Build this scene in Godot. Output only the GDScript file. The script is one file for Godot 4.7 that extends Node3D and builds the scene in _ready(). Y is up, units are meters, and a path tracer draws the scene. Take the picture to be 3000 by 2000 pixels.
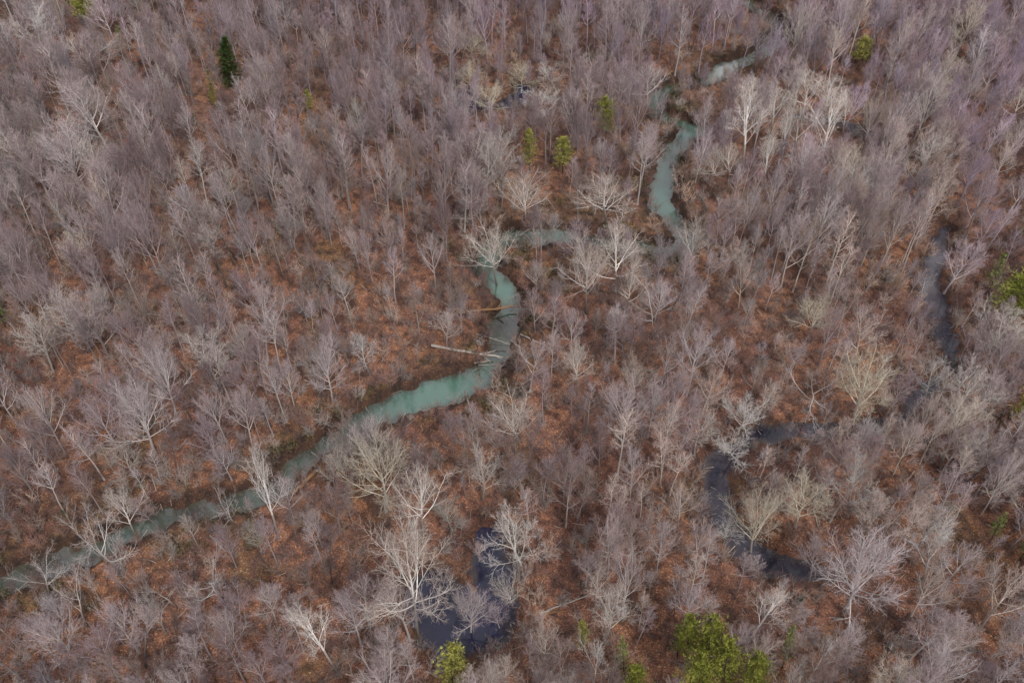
extends Node3D
# A bare winter wood seen from the air: a turquoise creek winding through it, a dark pond, a purple oxbow,
# white sycamores along the water, grey trees everywhere, a few pines.

const EYE := Vector3(0, 120, 0)
const PITCH := 48.4
const WATER_LEVEL := -0.9
const CELL := 0.65
const GRID_X0 := -178.0
const GRID_Z0 := -300.0
const GRID_NX := 548
const GRID_NZ := 432

# form, variant, x, z, height, crown width, lean of the top, short phrase, label
const LANDMARK_TREES := [
	["sycamore", 0, -12.5, -52.4, 33.8, 10.5, 0.8, "the huge white sycamore beside the pond", "huge white-limbed sycamore on a brown trunk at the left edge of the dark pond"],
	["sycamore", 1, -12.9, -66.9, 22.4, 7.7, 0.7, "the dark-trunked sycamore behind the pond", "white-limbed sycamore with a bare dark lower trunk behind the huge pond sycamore"],
	["tan", 0, -18.9, -72.4, 18.4, 9, -0.2, "the tan tree beside the lower creek", "tan dense-crowned tree on the near creek bank left of the dark-trunked sycamore"],
	["birch", 0, -34.1, -67.9, 23.9, 5.2, 1.7, "the brilliant white creekside tree", "brilliant white upright tree standing in front of the grey lower creek"],
	["sycamore", 2, -2.8, -121.4, 18.2, 9.8, -2, "the sycamore leaning over the creek bend", "white-topped sycamore leaning left over the turquoise creek bend, its trunk dark"],
	["sycamore", 3, 2.7, -138.3, 12.3, 10.4, 0.2, "the low-forked white sycamore behind the bend", "white sycamore forked low into spreading limbs behind the creek bend"],
	["sycamore", 0, 18.6, -136.5, 12.9, 10.6, -1.4, "the spreading sycamore above the straight creek reach", "wide white sycamore with one long dead limb, just behind the straight creek reach"],
	["sycamore", 1, 18.7, -114.3, 21.3, 10, -1.8, "the tall sycamore before the creek reach", "tall white sycamore on a straight dark trunk in front of the straight creek reach"],
	["sycamore", 2, 13.3, -112.9, 20.6, 8.6, -1.5, "the split-crowned sycamore before the creek reach", "white sycamore with a split crown and dark trunk, left neighbour of the tall one"],
	["birch", 1, 48.2, -153.9, 22, 8, -2.4, "the tallest white tree right of the creek", "tallest of the white-stemmed trees right of the upper creek, forked halfway up"],
	["birch", 0, 51.7, -149.6, 13.9, 6.1, -1.5, "the two-stemmed white tree by the grove", "shorter two-stemmed white tree in front of the white grove beside the upper creek"],
	["sycamore", 3, 76.2, -163.9, 15, 6.7, -1.6, "the white tree at the blue oxbow", "white tree standing alone at the right end of the small blue oxbow water"],
	["birch", 1, 63.4, -152, 22.7, 7.6, -2.3, "the brown-trunked white tree by the oxbow", "slanting white-topped tree on a long brown trunk in front of the blue oxbow"],
	["sycamore", 0, 41, -148.6, 10.5, 6.4, -1.2, "the short white tree right of the creek", "short white tree with low crooked limbs right of the creek's long vertical pool"],
	["birch", 0, 64.7, -173.5, 11.7, 7.7, -1.2, "the middle white tree of the grove", "many-stemmed white tree in the middle of the grove behind the blue oxbow"],
	["birch", 1, 63.3, -176.3, 12, 5.2, -1.3, "the narrow white tree of the grove", "narrow white tree at the left of the grove behind the blue oxbow"],
	["sycamore", 1, 108.6, -168.1, 11.6, 6.1, -1.3, "the white tree near the right edge", "white forked tree far off near the right edge, beyond the right-hand stream"],
	["sycamore", 2, 0.5, -82.9, 17.4, 7.8, -0.4, "the white-crowned tree below the turquoise pool", "pale wide-crowned tree on a thin grey trunk below the turquoise pool"],
	["sycamore", 3, 19.7, -93.5, 11.7, 4.7, -0.9, "the small bright tree amid the brown wood", "small bright white tree with a lopsided crown in the middle of the brown wood"],
	["crooked", 0, 74.5, -117.3, 8.9, 4.2, -1, "the bent white tree over the right stream", "bent white tree with one arching limb over the purple right-hand stream"],
	["birch", 1, 31.4, -51.8, 17.2, 4.1, 1.8, "the slanted pale tree above the pines", "slanted pale tree with dark lower trunk just right of the large pine clump"],
	["birch", 0, 38.7, -46.7, 14.2, 2.3, 0.1, "the pale pole tree at the bottom", "thin pale pole tree slanting up from the bottom edge right of the pine clump"],
	["birch", 1, 36.6, -46.8, 7.7, 1.9, 0, "the white stub at the bottom edge", "short white stem at the bottom edge beside the pale pole tree"],
	["sycamore", 0, -0.7, -46.3, 10.3, 3.4, 0, "the white tree right of the yellow pine", "small white tree at the bottom edge right of the yellow pine"],
	["sycamore", 2, 4.5, -49.2, 11.5, 4, -0.5, "the contorted white tree below the pond", "contorted white tree left of the little round pine, below the dark pond"],
	["sycamore", 1, 20.2, -111.5, 13.9, 5.3, -0, "the flat-topped white tree right of centre", "flat-topped white tree right of the tall sycamore at the straight creek reach"],
	["crooked", 1, 24.6, -106.7, 16.8, 6.5, -0.1, "the white tree with a drooping limb", "white tree with a drooping left limb in the brush below the creek corner"],
	["sycamore", 3, 33.1, -125.2, 12.7, 7.4, -0.3, "the white tree at the creek corner", "white tree with a long level limb at the corner where the creek turns upward"],
	["sycamore", 0, 10.8, -94.7, 13.4, 5.3, -0.4, "the starry white tree amid the wood", "star-shaped white crown below the split-crowned sycamore, in the middle wood"],
	["fan", 0, 17.8, -74, 14, 4.5, -1.5, "the pale tree above the grey pair", "pale grey tree with a low burst of limbs in the lower middle wood"],
	["pale", 0, 36.4, -87.4, 9.3, 5.9, -1, "the upper pale tree at the oxbow's top", "upper of two pale frothy trees at the top left of the purple oxbow"],
	["pale", 1, 34.8, -82.7, 7.9, 5.8, -0.9, "the lower pale tree at the oxbow's top", "lower of two pale frothy trees at the top left of the purple oxbow"],
	["crooked", 0, 48.5, -91.6, 11.9, 8, -1.3, "the knotted tan tree above the oxbow", "knotted tan tree with upturned tips above the purple oxbow"],
	["tan", 1, 55.4, -89.5, 20.2, 9, -2.2, "the tall tan tree above the oxbow", "tall many-limbed tan tree between the oxbow and the right-hand stream"],
	["pale", 0, 55.7, -84.2, 6.3, 4.6, -0.7, "the bushy white tree beside the oxbow", "low bushy white tree just right of the purple oxbow's upper arm"],
	["pale", 1, 68.4, -93.8, 10.3, 5.3, -1, "the pale tree over the stream's foot", "pale tree hanging over the lower end of the right-hand stream"],
	["pale", 0, 50.1, -71.7, 14.9, 5.4, -1.6, "the pale tree right of the oxbow", "pale grey tree with curled limbs inside the wood right of the purple oxbow"],
	["pale", 1, 31, -67.4, 8.8, 3.7, -1, "the small white tree in the oxbow", "small white tree standing in the purple oxbow's bottom bend"],
	["tan", 0, 34.9, -66.4, 18.6, 7.1, -2, "the olive tree inside the oxbow", "large olive-grey round-topped tree inside the bend of the purple oxbow"],
	["tan", 1, 41.8, -69.8, 14.2, 6.4, -1.6, "the second olive tree inside the oxbow", "olive-grey tree close behind and right of the one inside the oxbow bend"],
	["fan", 1, 26.1, -63.7, 12.4, 5, -0.9, "the grey tree left of the oxbow", "grey fan-shaped tree on the left bank of the purple oxbow"],
	["pale", 0, 58.2, -61.3, 15.3, 6.1, -1.7, "the pale hand-shaped tree at lower right", "pale tree with thick limbs spread like a hand, lower right wood"],
	["dome", 0, 45.8, -56.4, 20.7, 10.8, -2.3, "the giant grey tree at lower right", "giant grey spreading tree with a thick short trunk, lower right wood"],
	["fan", 2, 42.3, -61.6, 13.6, 5.1, -1.5, "the grey tree below the oxbow", "grey brushy tree between the oxbow's lower end and the giant grey tree"],
	["dome", 1, 53, -44.5, 16.1, 7.4, -1.8, "the broad grey tree at the bottom right", "broad grey crown at the bottom edge right of the pale pole trees"],
	["dome", 0, -5.7, -54.1, 13.9, 4.9, 0.3, "the round tree standing in the pond", "round pale tree standing in the middle of the dark pond"],
	["pale", 1, 1.6, -62.7, 16.9, 7, -0.4, "the tall pale tree behind the pond", "tall pale tree with tangled limbs at the pond's upper right"],
	["sycamore", 2, 0.1, -57.5, 9.3, 4.2, -0.6, "the white tree at the pond's right", "white drooping tree on the right shore of the dark pond"],
	["fan", 0, -13.9, -52.7, 16.3, 5.8, -0.8, "the grey tree left of the pond", "grey brushy tree hanging over the left shore of the dark pond"],
	["fan", 1, 15.2, -55.5, 19.7, 4.7, -1.1, "the slim grey tree above the round pine", "slim grey tree with many short side limbs, right above the little round pine"],
	["fan", 2, 20.5, -61.8, 14.7, 4.8, -0.6, "the grey tree left of oxbow's foot", "forked grey tree halfway between the dark pond and the purple oxbow"],
	["birch", 0, 10.7, -46.6, 13.8, 3.4, -0.5, "the feathery white tree at the bottom", "feathery white tree at the bottom edge between the two small pines"],
	["dome", 1, -29.5, -93, 17.4, 6.1, 1, "the pale fan above the lower creek", "pale fan-shaped tree above the creek where it leaves the turquoise pool"],
	["fan", 0, -42, -102.6, 18.5, 6.9, 1.9, "the tall forked tree left of centre", "tall forked grey tree with one crooked side limb, left of the brushy clearing"],
	["fan", 1, -70.2, -82.9, 18.4, 6, 2, "the grey tree at the left middle", "grey feathery tree near the left edge above the lower creek"],
	["dome", 0, -56.4, -83.4, 18.8, 8.5, 0.9, "the double-trunked grey tree", "wide grey tree on two trunks above the lower creek's left reach"],
	["dome", 1, -54.7, -90.6, 19.3, 7.2, 1.5, "the domed tree over the orange clearing", "domed grey crown on a long slanted trunk left of the orange clearing"],
	["crooked", 1, -55.3, -61.6, 21.2, 8.9, -0.4, "the dark sprawling tree over the creek", "dark-trunked sprawling tree leaning over the creek at the lower left"],
	["crooked", 0, -55.2, -63, 11.8, 4.2, 1.3, "the twin of the sprawling creek tree", "dark leaning stem right beside the sprawling tree on the lower creek bank"],
	["fan", 2, -36.1, -50, 15.5, 4.3, 0.2, "the dark-trunked tree at lower left", "dark-trunked grey tree in the lower left brush, well below the creek"],
	["dome", 0, -85.8, -144.1, 21, 12, 2.3, "the great fan at the upper left", "great grey fan-shaped tree near the left edge in the upper wood"],
	["crooked", 1, -46.4, -57.2, 9, 4.2, 0.1, "the broken-limbed tree at lower left", "low broken-limbed tree with pale forks in the lower left brush"],
	["crooked", 0, -40, -58.3, 12.8, 6.8, 1.4, "the wide flat tree at lower left", "wide flat-crowned grey tree in the lower left brush under the white creekside tree"],
	["crooked", 1, -58.2, -54.5, 11.9, 5.8, 1.3, "the pale crooked tree at lower left", "pale crooked tree with a white limb near the lower left corner"],
	["fan", 0, -32.4, -55.1, 11.5, 4.8, 1.3, "the grey star in the lower brush", "grey star-shaped crown in the brush left of the huge pond sycamore"],
	["birch", 1, -23.4, -48.6, 18.4, 5, -1.7, "the pale slanted tree at the bottom", "pale slanted tree near the bottom edge left of the pond"],
	["birch", 0, -55.9, -69.3, 13.2, 4.3, 1.5, "the pale forked tree crossing the creek", "pale forked tree rising in front of the narrow lower creek"],
	["crooked", 0, -40.8, -69.8, 11.8, 4.6, 0.9, "the dark stem by the white tree", "dark-stemmed tree on the near bank left of the brilliant white tree"],
	["fan", 1, -32.2, -70.5, 13.2, 4.4, 1, "the thin tree right of the white one", "thin grey tree on the near bank right of the brilliant white tree"],
	["crooked", 1, -64.7, -58.9, 12, 5.9, 1.3, "the bowed tree at the creek's end", "bowed grey tree over the creek where it leaves at the left edge"],
	["fan", 2, -84.2, -157.6, 20.8, 13.5, -2.3, "the violet dome at the upper left", "broad violet-grey dome of twigs at the upper left edge"],
	["pale", 0, -108.9, -192.2, 15.3, 10.1, 1.7, "the pale tree in the top left", "pale broad-limbed tree in the top left corner below the green pine"],
	["pale", 1, -99.1, -187.4, 13.2, 10.7, 1.5, "the pale tree below the top-left pine", "pale tree with a long trunk right below the pine at the top left"],
	["tan", 0, -9.4, -196.5, 8.3, 7, 0.1, "the olive crown behind the blue water", "olive-white round crown behind the dark blue slough at the top middle"],
	["tan", 1, -9.6, -184.5, 7.2, 6.8, -0.1, "the first olive tree at the slough", "olive-white tree at the back left of the dark blue slough"],
	["tan", 0, 2.1, -184, 8.2, 6.8, 0.3, "the second olive tree at the slough", "olive-white tree at the back right of the dark blue slough"],
	["pale", 1, 9.8, -184.3, 7.4, 6, -0.8, "the pale tree right of the slough", "small pale tree right of the dark blue slough, far from it"],
	["tan", 1, -4.4, -174.2, 8.3, 7.3, -0.2, "the olive tree before the slough", "olive-white tree standing in front of the dark blue slough"],
	["pale", 0, 7.5, -171.6, 9.3, 7.5, -0.9, "the pale tree above the yellow pines", "pale grey tree right above the gap between the two yellow-green pines"],
	["crooked", 0, 17, -185.7, 9.8, 6.3, -0.3, "the dark tree above the green pine", "dark forked tree in the upper middle wood behind the bright green pine"],
	["dome", 1, 30.8, -179.9, 10.9, 9.2, -1.2, "the grey tree left of the upper creek", "grey spreading tree just left of the upper creek's first bend"],
	["birch", 0, 56.6, -156.4, 14.3, 5.9, -1.6, "the leftmost white tree below the grove", "slender white tree between the tallest white tree and the two-stemmed grove"],
	["birch", 1, 56.5, -166.6, 13.6, 5.4, -1.5, "the white tree behind the tallest one", "slender white tree close behind the tallest white tree by the upper creek"],
	["birch", 0, 60.1, -159.3, 15.1, 5.9, -1.7, "the front white tree of the grove", "slender white tree at the front of the grove behind the blue oxbow"],
	["birch", 1, 68.7, -170.3, 12.8, 6.5, -1.4, "the right white tree of the grove", "wide white tree at the right of the grove behind the blue oxbow"],
	["birch", 0, 71.8, -165.9, 12.3, 5, -1.4, "the last white tree of the grove", "thin white tree standing just behind the blue oxbow, last of the grove"],
	["birch", 1, 53.4, -174.8, 9.9, 4.8, -1.1, "the white tree on the creek's far bank", "small white tree between the grove and the pale upper creek water"],
	["sycamore", 1, 44.1, -147.4, 13.4, 5.4, -1.4, "the white tree under the tallest one", "white tree right of the short one, under the tallest white tree"],
	["tan", 0, 99, -179.9, 10.1, 9.6, -1.1, "the olive ball at the upper right", "large olive-grey ball of a crown at the upper right"],
	["tan", 1, 51.9, -107.3, 10.4, 6.5, -1.1, "the cream tree in the right wood", "cream-tipped tree with a white bottom limb in the right middle wood"],
]
const EVERGREENS := [
	["cedar", -65.4, -186.2, 12.8, 7, 1.4, "the dark conical cedar", "dark green conical cedar standing alone in the upper left wood"],
	["pine", -105, -209.8, 10.7, 6.2, 0.6, "the bright pine at the top left", "bright green pine cut by the top edge at the upper left"],
	["thin", -93.3, -198, 8.3, 2.7, 0.9, "the dim pine at the top left", "dim thin grey-green pine right of the pale tree at the top left"],
	["yellow", -65.9, -173.5, 12.8, 2.2, 1.1, "the yellow spindle pine", "yellow-green spindle-crowned pine on a long bare stem below the dark cedar"],
	["yellow", -44.6, -173.5, 7.2, 1.9, -0.1, "the tiny yellow pine", "tiny yellow-green pine in the upper wood right of the dark cedar"],
	["pine", 20.2, -162.9, 12.8, 5, -0.7, "the bright green pine", "bright green round-topped pine in the upper middle wood"],
	["yellow", 3.7, -154.3, 11.2, 4, -0.3, "the taller yellow-green pine", "taller of the two yellow-green pines in the middle of the upper wood"],
	["yellow", 10.6, -153.9, 9.5, 4.3, -0.5, "the shorter yellow-green pine", "shorter of the two yellow-green pines, nearer the bright green pine"],
	["yellow", 83, -194.3, 8.2, 4.9, -0.9, "the yellow pine at the top right", "yellow-green bushy pine alone at the top right"],
	["pine", 86, -108.5, 15.2, 7.4, -1.7, "the big pine at the right edge", "big bright green pine beside the right edge right of the stream"],
	["thin", 87.5, -119.1, 9.5, 3.3, -1, "the dim pine above the big one", "dim green pine just above and left of the big right-edge pine"],
	["yellow", 80.4, -86.5, 13, 3.9, -1.4, "the yellow pine at the right edge", "yellow-green pine cut by the right edge below the big pine"],
	["thin", 98.4, -133, 6, 1.9, -0.7, "the small pine high on the right edge", "small dim green pine at the right edge above the big one"],
	["pine", 25.1, -47.2, 19.3, 4.5, -1.8, "the topmost pine of the clump", "topmost pine of the green clump at the bottom right"],
	["pine", 23, -48.5, 16.8, 3.4, -1.8, "the left pine of the clump", "left pine of the green clump at the bottom right"],
	["pine", 27, -44.9, 17.8, 4.5, -1.8, "the middle pine of the clump", "middle pine of the green clump at the bottom right"],
	["pine", 30.5, -44.5, 15, 4.1, -1.5, "the right pine of the clump", "right pine of the green clump at the bottom right, lowest of its crowns"],
	["pine", 23.8, -44.1, 15.6, 4.9, -1.7, "the front pine of the clump", "front pine of the green clump, cut by the bottom edge"],
	["thin", 35.7, -48.5, 13.5, 2.3, -1.5, "the sparse pine beside the clump", "sparse see-through pine right of the green clump"],
	["thin", 14.8, -47.2, 13.5, 2.5, -1.5, "the pine left of the clump", "green pine half hidden by twigs left of the green clump"],
	["thin", 22.1, -50.2, 10.2, 2.2, -1.1, "the small pine behind the clump", "small pine behind and left of the green clump"],
	["pine", 16.3, -44.5, 11, 3.6, -1.2, "the low pine left of the clump", "low green pine at the bottom edge left of the clump"],
	["yellow", 9.7, -50.6, 10.7, 2, -0.9, "the little round pine", "little round yellow-green pine between the pond and the pine clump"],
	["yellow", -7.8, -44.9, 15.9, 4, 1.2, "the yellow pine below the pond", "yellow pine at the bottom edge right below the dark pond"],
	["thin", 69.7, -67.3, 8.5, 2.5, -0.9, "the dim pine in the right wood", "dim bluish green pine among grey stems in the lower right wood"],
	["thin", 73.2, -64.5, 9.1, 2.4, -1, "the dim pine on the right edge", "dim green pine on the right edge in the lower right wood"],
	["cedar", -72.2, -95.9, 3.1, 1.9, 0.3, "the small cedar at the left", "small bright cedar bush in the left middle wood"],
	["cedar", -70.3, -170.7, 3.3, 2.1, 0.4, "the small dark cedar up left", "small dark cedar under grey trees below the yellow spindle pine"],
	["thin", -89.4, -109.8, 8.6, 3.5, 0.9, "the shaded pine on the left edge", "shaded dark green pine on the left edge of the middle wood"],
	["cedar", 40.1, -58, 2.4, 1.1, -0.3, "the small dark cedar at lower right", "small dark green cedar left of the giant grey tree"],
]
const LOGS := [
	[-9.7, -112.6, 0.9, -115, 0.4, "brown", "long brown log bridging the turquoise creek below its bend"],
	[-13.9, -105.1, -1.6, -102.9, 0.4, "pale", "long pale fallen trunk lying across the brush to the creek's narrows"],
	[-6.3, -108, -0.4, -106.5, 0.1, "pale", "thin pale pole lying across the grey creek above the long pale trunk"],
	[-5.8, -101.9, -0.9, -101.7, 0.1, "pale", "thin white pole across the creek narrows just below the long pale trunk"],
	[-4.4, -105, -1.1, -105.1, 0.1, "dark", "short dark pole lying across the grey creek between two pale poles"],
	[-3.1, -100.4, -1.6, -96.9, 0.2, "dark", "dark broken snag leaning from the bank at the head of the turquoise pool"],
	[-0.2, -107, 1.8, -103.9, 0.1, "pale", "pale broken limb on the right bank of the creek narrows"],
	[-2.7, -112.9, -1.5, -111.7, 0.2, "dark", "short dark stick poking into the creek just below the bridging log"],
	[1.5, -107.7, 5.3, -105.7, 0.2, "pale", "slim pale log on the ground right of the creek narrows"],
	[-4.7, -72.2, 0.3, -75.1, 0.3, "brown", "orange-brown curved log on open ground above the dark pond"],
	[3.9, -56.6, 10.7, -59.2, 0.2, "pale", "long greyish log right of the dark pond, slanting up to the right"],
	[3.9, -56.5, 7.6, -56.9, 0.2, "brown", "brown log touching the greyish log right of the dark pond"],
	[-73.9, -141.4, -65.1, -145.7, 0.3, "dark", "long dark log under the trees in the upper left wood"],
	[-58.9, -194.7, -50.8, -195.9, 0.3, "dark", "dark level log in the upper wood right of the dark cedar"],
	[-88.8, -136.3, -77.5, -133, 0.5, "dark", "thick dark fallen trunk near the left edge of the upper wood"],
	[-65, -153.5, -60.3, -151.8, 0.5, "dark", "short dark log jam in the upper left wood below the small cedar"],
	[45.1, -72.5, 45.2, -69.8, 0.2, "pale", "short upright-looking pale log inside the oxbow bend"],
	[43.9, -59.8, 47.5, -59.1, 0.1, "dark", "thin dark log on orange ground left of the giant grey tree"],
	[16, -118.7, 19.2, -117.8, 0.2, "dark", "dark log on the ground behind the tall sycamore's trunk"],
	[-49.7, -64.7, -47.8, -65.3, 0.2, "brown", "brown log on the near bank of the lower creek"],
	[-36.3, -126, -32.3, -125.2, 0.2, "dark", "dark log left of centre, upper of two level ones"],
	[-36.5, -121.4, -31.4, -120.4, 0.2, "brown", "brown log left of centre, lower of two level ones"],
	[-30.2, -79.2, -33.2, -75.3, 0.5, "brown", "driftwood log along the near creek bank right of the white tree"],
	[33.6, -104.6, 35.7, -103, 0.2, "dark", "dark pole in the right middle wood under the cream tree"],
	[-9.1, -89.5, -6.5, -90.1, 0.3, "brown", "stubby brown log on the ground below the turquoise pool"],
	[70.3, -111.4, 71.5, -109.1, 0.2, "dark", "dark log on the orange bank left of the right-hand stream"],
	[48.8, -79.4, 50.9, -78.3, 0.2, "dark", "dark log in the wood right of the olive trees in the oxbow"],
	[-22, -59, -20.2, -58.5, 0.1, "pale", "small pale stick on leaf litter left of the huge pond sycamore"],
	[44.5, -169.1, 48, -165.3, 0.3, "dark", "dark fallen log right of the upper creek at the foot of the grove"],
]
const CREEK := [[-80.0, -57.7, 2.1], [-76.0, -60.0, 2.1], [-72.7, -61.0, 1.9], [-69.5, -62.3, 2.1], [-65.7, -64.2, 2.0], [-61.9, -66.0, 1.9], [-57.5, -68.6, 1.7], [-54.2, -70.6, 1.7], [-50.7, -72.1, 1.7], [-46.4, -73.3, 1.8], [-42.0, -74.3, 1.7], [-38.3, -76.1, 2.0], [-35.7, -78.4, 2.1], [-33.2, -81.7, 2.0], [-30.2, -84.6, 2.0], [-27.0, -87.1, 2.0], [-23.8, -89.7, 2.4], [-20.5, -91.9, 2.5], [-17.0, -94.0, 2.8], [-12.8, -95.5, 3.0], [-9.2, -97.0, 3.0], [-6.0, -99.1, 2.7], [-3.8, -101.3, 2.2], [-2.7, -104.2, 2.2], [-2.0, -107.7, 2.4], [-1.2, -111.4, 2.6], [-0.1, -114.6, 2.2], [-0.5, -118.4, 2.4], [-2.9, -122.4, 2.1], [-5.0, -126.5, 2.4], [-4.7, -130.1, 2.3], [-2.4, -133.0, 2.0], [1.2, -134.5, 2.3], [5.4, -134.6, 2.4], [10.5, -134.1, 2.4], [15.5, -133.2, 2.2], [20.5, -132.0, 2.1], [25.5, -130.9, 2.1], [30.4, -130.5, 2.0], [33.3, -132.0, 2.2], [33.4, -135.1, 2.4], [32.3, -139.0, 2.2], [30.7, -142.9, 2.4], [30.4, -147.0, 2.7], [31.5, -152.6, 2.5], [32.6, -157.8, 2.3], [34.5, -162.3, 2.3], [38.4, -167.0, 2.4], [40.3, -169.4, 1.8], [37.6, -171.8, 1.8], [33.9, -173.9, 2.0], [32.6, -177.6, 2.4], [33.6, -182.4, 2.4], [37.2, -185.4, 2.0], [41.9, -186.9, 1.8], [46.3, -188.9, 2.0], [50.1, -192.4, 3.1], [53.7, -195.6, 2.4], [58.9, -199.8, 2.2], [63.3, -203.7, 2.4], [67.3, -210.4, 2.0], [65.9, -217.8, 2.0], [61.0, -224.4, 2.4], [58.9, -228.9, 2.4], [60.4, -238.3, 2.4]]
const STREAM := [[85.8, -137.7, 1.1], [82.8, -132.6, 1.4], [80.6, -127.7, 1.7], [78.0, -121.8, 2.0], [77.3, -116.2, 2.1], [77.0, -111.9, 2.2], [76.3, -106.7, 2.0], [75.5, -101.8, 1.4], [72.4, -98.4, 1.2], [68.5, -95.6, 1.8], [66.5, -93.3, 1.4], [62.8, -90.4, 0.8], [55.3, -88.8, 0.9], [49.5, -88.1, 1.7], [45.3, -88.1, 1.5], [41.1, -87.3, 2.0], [36.8, -85.6, 2.0], [33.3, -82.9, 2.1], [31.3, -79.2, 2.0], [31.1, -75.3, 2.0], [32.0, -71.2, 2.3], [33.9, -67.9, 2.3], [36.5, -65.1, 2.4], [40.3, -63.5, 1.8], [45.1, -62.6, 1.1]]
const OXBOW := [[63.3, -174.9, 1.1], [66.5, -173.9, 1.1], [70.2, -173.1, 1.2], [74.2, -171.6, 1.7], [77.4, -169.0, 2.0], [79.5, -165.9, 1.5]]
const SLOUGH := [[-11.6, -183.7, 2.0], [-9.5, -179.3, 2.8], [-6.5, -178.5, 1.5], [-1.6, -179.3, 1.5], [1.4, -181.9, 2.4], [2.4, -186.3, 1.4]]
const POND := [[-3.0, -68.3, 2.0], [-3.0, -65.6, 2.9], [-2.9, -62.3, 3.1], [-2.5, -59.7, 3.1], [-2.4, -57.1, 3.3], [-3.8, -54.6, 3.3], [-6.5, -53.7, 2.9], [-9.4, -54.1, 2.9], [-11.3, -56.6, 3.1], [-12.3, -59.4, 2.8], [-10.1, -59.7, 2.9], [-7.6, -57.9, 3.1], [-5.2, -57.1, 3.1]]
const FAR_POOL := [[110.5, -213.1, 1.5], [109.5, -209.0, 1.7]]
const POOLS := [[-12.2, -95.5, 9, 1], [-16.9, -93.0, 5, 0.6], [-0.9, -119.1, 4.5, 1], [-4.8, -126.8, 4.5, 0.8], [30.8, -145.3, 6, 0.75], [30.5, -155.3, 4, 0.4], [40.2, -169.1, 4, 0.9], [33.2, -181.5, 5, 0.6], [4.7, -135.0, 6, 0.6], [-55.1, -71.2, 5, 0.3], [-24.3, -88.5, 5, 0.4], [50.3, -193.5, 6, 2], [78.3, -122.7, 8, 1], [82.7, -134.0, 6, 0.8]]
const CLEARINGS := [[-21.3, -112.2, 24, 0.35, 0.6], [-18.5, -99.6, 14, 0.4, 0.6], [-51.6, -88.2, 12, 0.3, 0.8], [-42.8, -58.2, 20, 0.85, 0.9], [69.4, -112.2, 9, 0.1, 0.6], [68.5, -105.0, 8, 0.15, 0.6], [65.4, -170.3, 9, 0.1, 0.6], [13.1, -107.7, 10, 0.6, 0.7], [29.9, -129.1, 9, 0.25, 0.5], [-13.3, -65.6, 8, 0.3, 0.7], [-17.2, -64.5, 8, 0.35, 0.7], [-4.1, -73.6, 10, 0.35, 0.7], [45.1, -59.8, 8, 0.3, 0.7], [39.0, -55.7, 8, 0.4, 0.7], [46.5, -53.7, 9, 0.4, 0.7], [8.3, -88.9, 10, 0.5, 0.8], [3.1, -114.8, 8, 0.35, 0.5], [-0.6, -124.5, 7, 0.25, 0.4], [39.1, -109.8, 12, 0.7, 0.6], [43.9, -102.6, 14, 0.5, 0.6], [0.0, -178.8, 14, 0.5, 0.7], [41.9, -174.8, 9, 0.3, 0.6], [32.5, -172.2, 8, 0.25, 0.6], [33.1, -157.6, 6, 0.3, 0.5], [64.6, -95.2, 10, 0.5, 0.8], [41.2, -88.2, 10, 0.5, 0.7], [39.3, -93.0, 8, 0.5, 0.6], [-3.3, -58.7, 12, 0.1, 0.5], [-9.2, -51.3, 8, 0.3, 0.6], [29.6, -72.4, 8, 0.3, 0.5], [10.2, -83.5, 7, 0.6, 0.8], [-34.8, -113.1, 12, 0.7, 0.8], [-38.5, -73.6, 10, 0.6, 0.6], [-59.6, -66.7, 14, 0.6, 0.7]]
const BOULDER := [65.8, -95.7]
const CLEAR_WATER := [[-12.0, -95.9, 12, 0.08], [50.2, -192.8, 7, 0.05], [31.2, -148.5, 9, 0.15], [34.2, -180.2, 7, 0.25], [-4.5, -125.4, 6, 0.2], [-1.2, -117.3, 6, 0.25], [-1.2, -110.6, 6, 0.3], [31.6, -77.8, 9, 0.2], [-5.6, -55.1, 7, 0.25], [-3.0, -65.0, 6, 0.2], [76.2, -115.6, 9, 0.2], [72.2, -172.9, 6, 0.2]]

var rng := RandomNumberGenerator.new()
var wet := PackedFloat32Array()      # metres to the nearest shore, negative in the water
var which := PackedByteArray()       # which water is nearest: 0 creek, 1 stream, 2 still dark water
var high := PackedFloat32Array()     # ground height
var M := {}
var protos := {}
var names := {}
var hidden_share := 0.55


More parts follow.
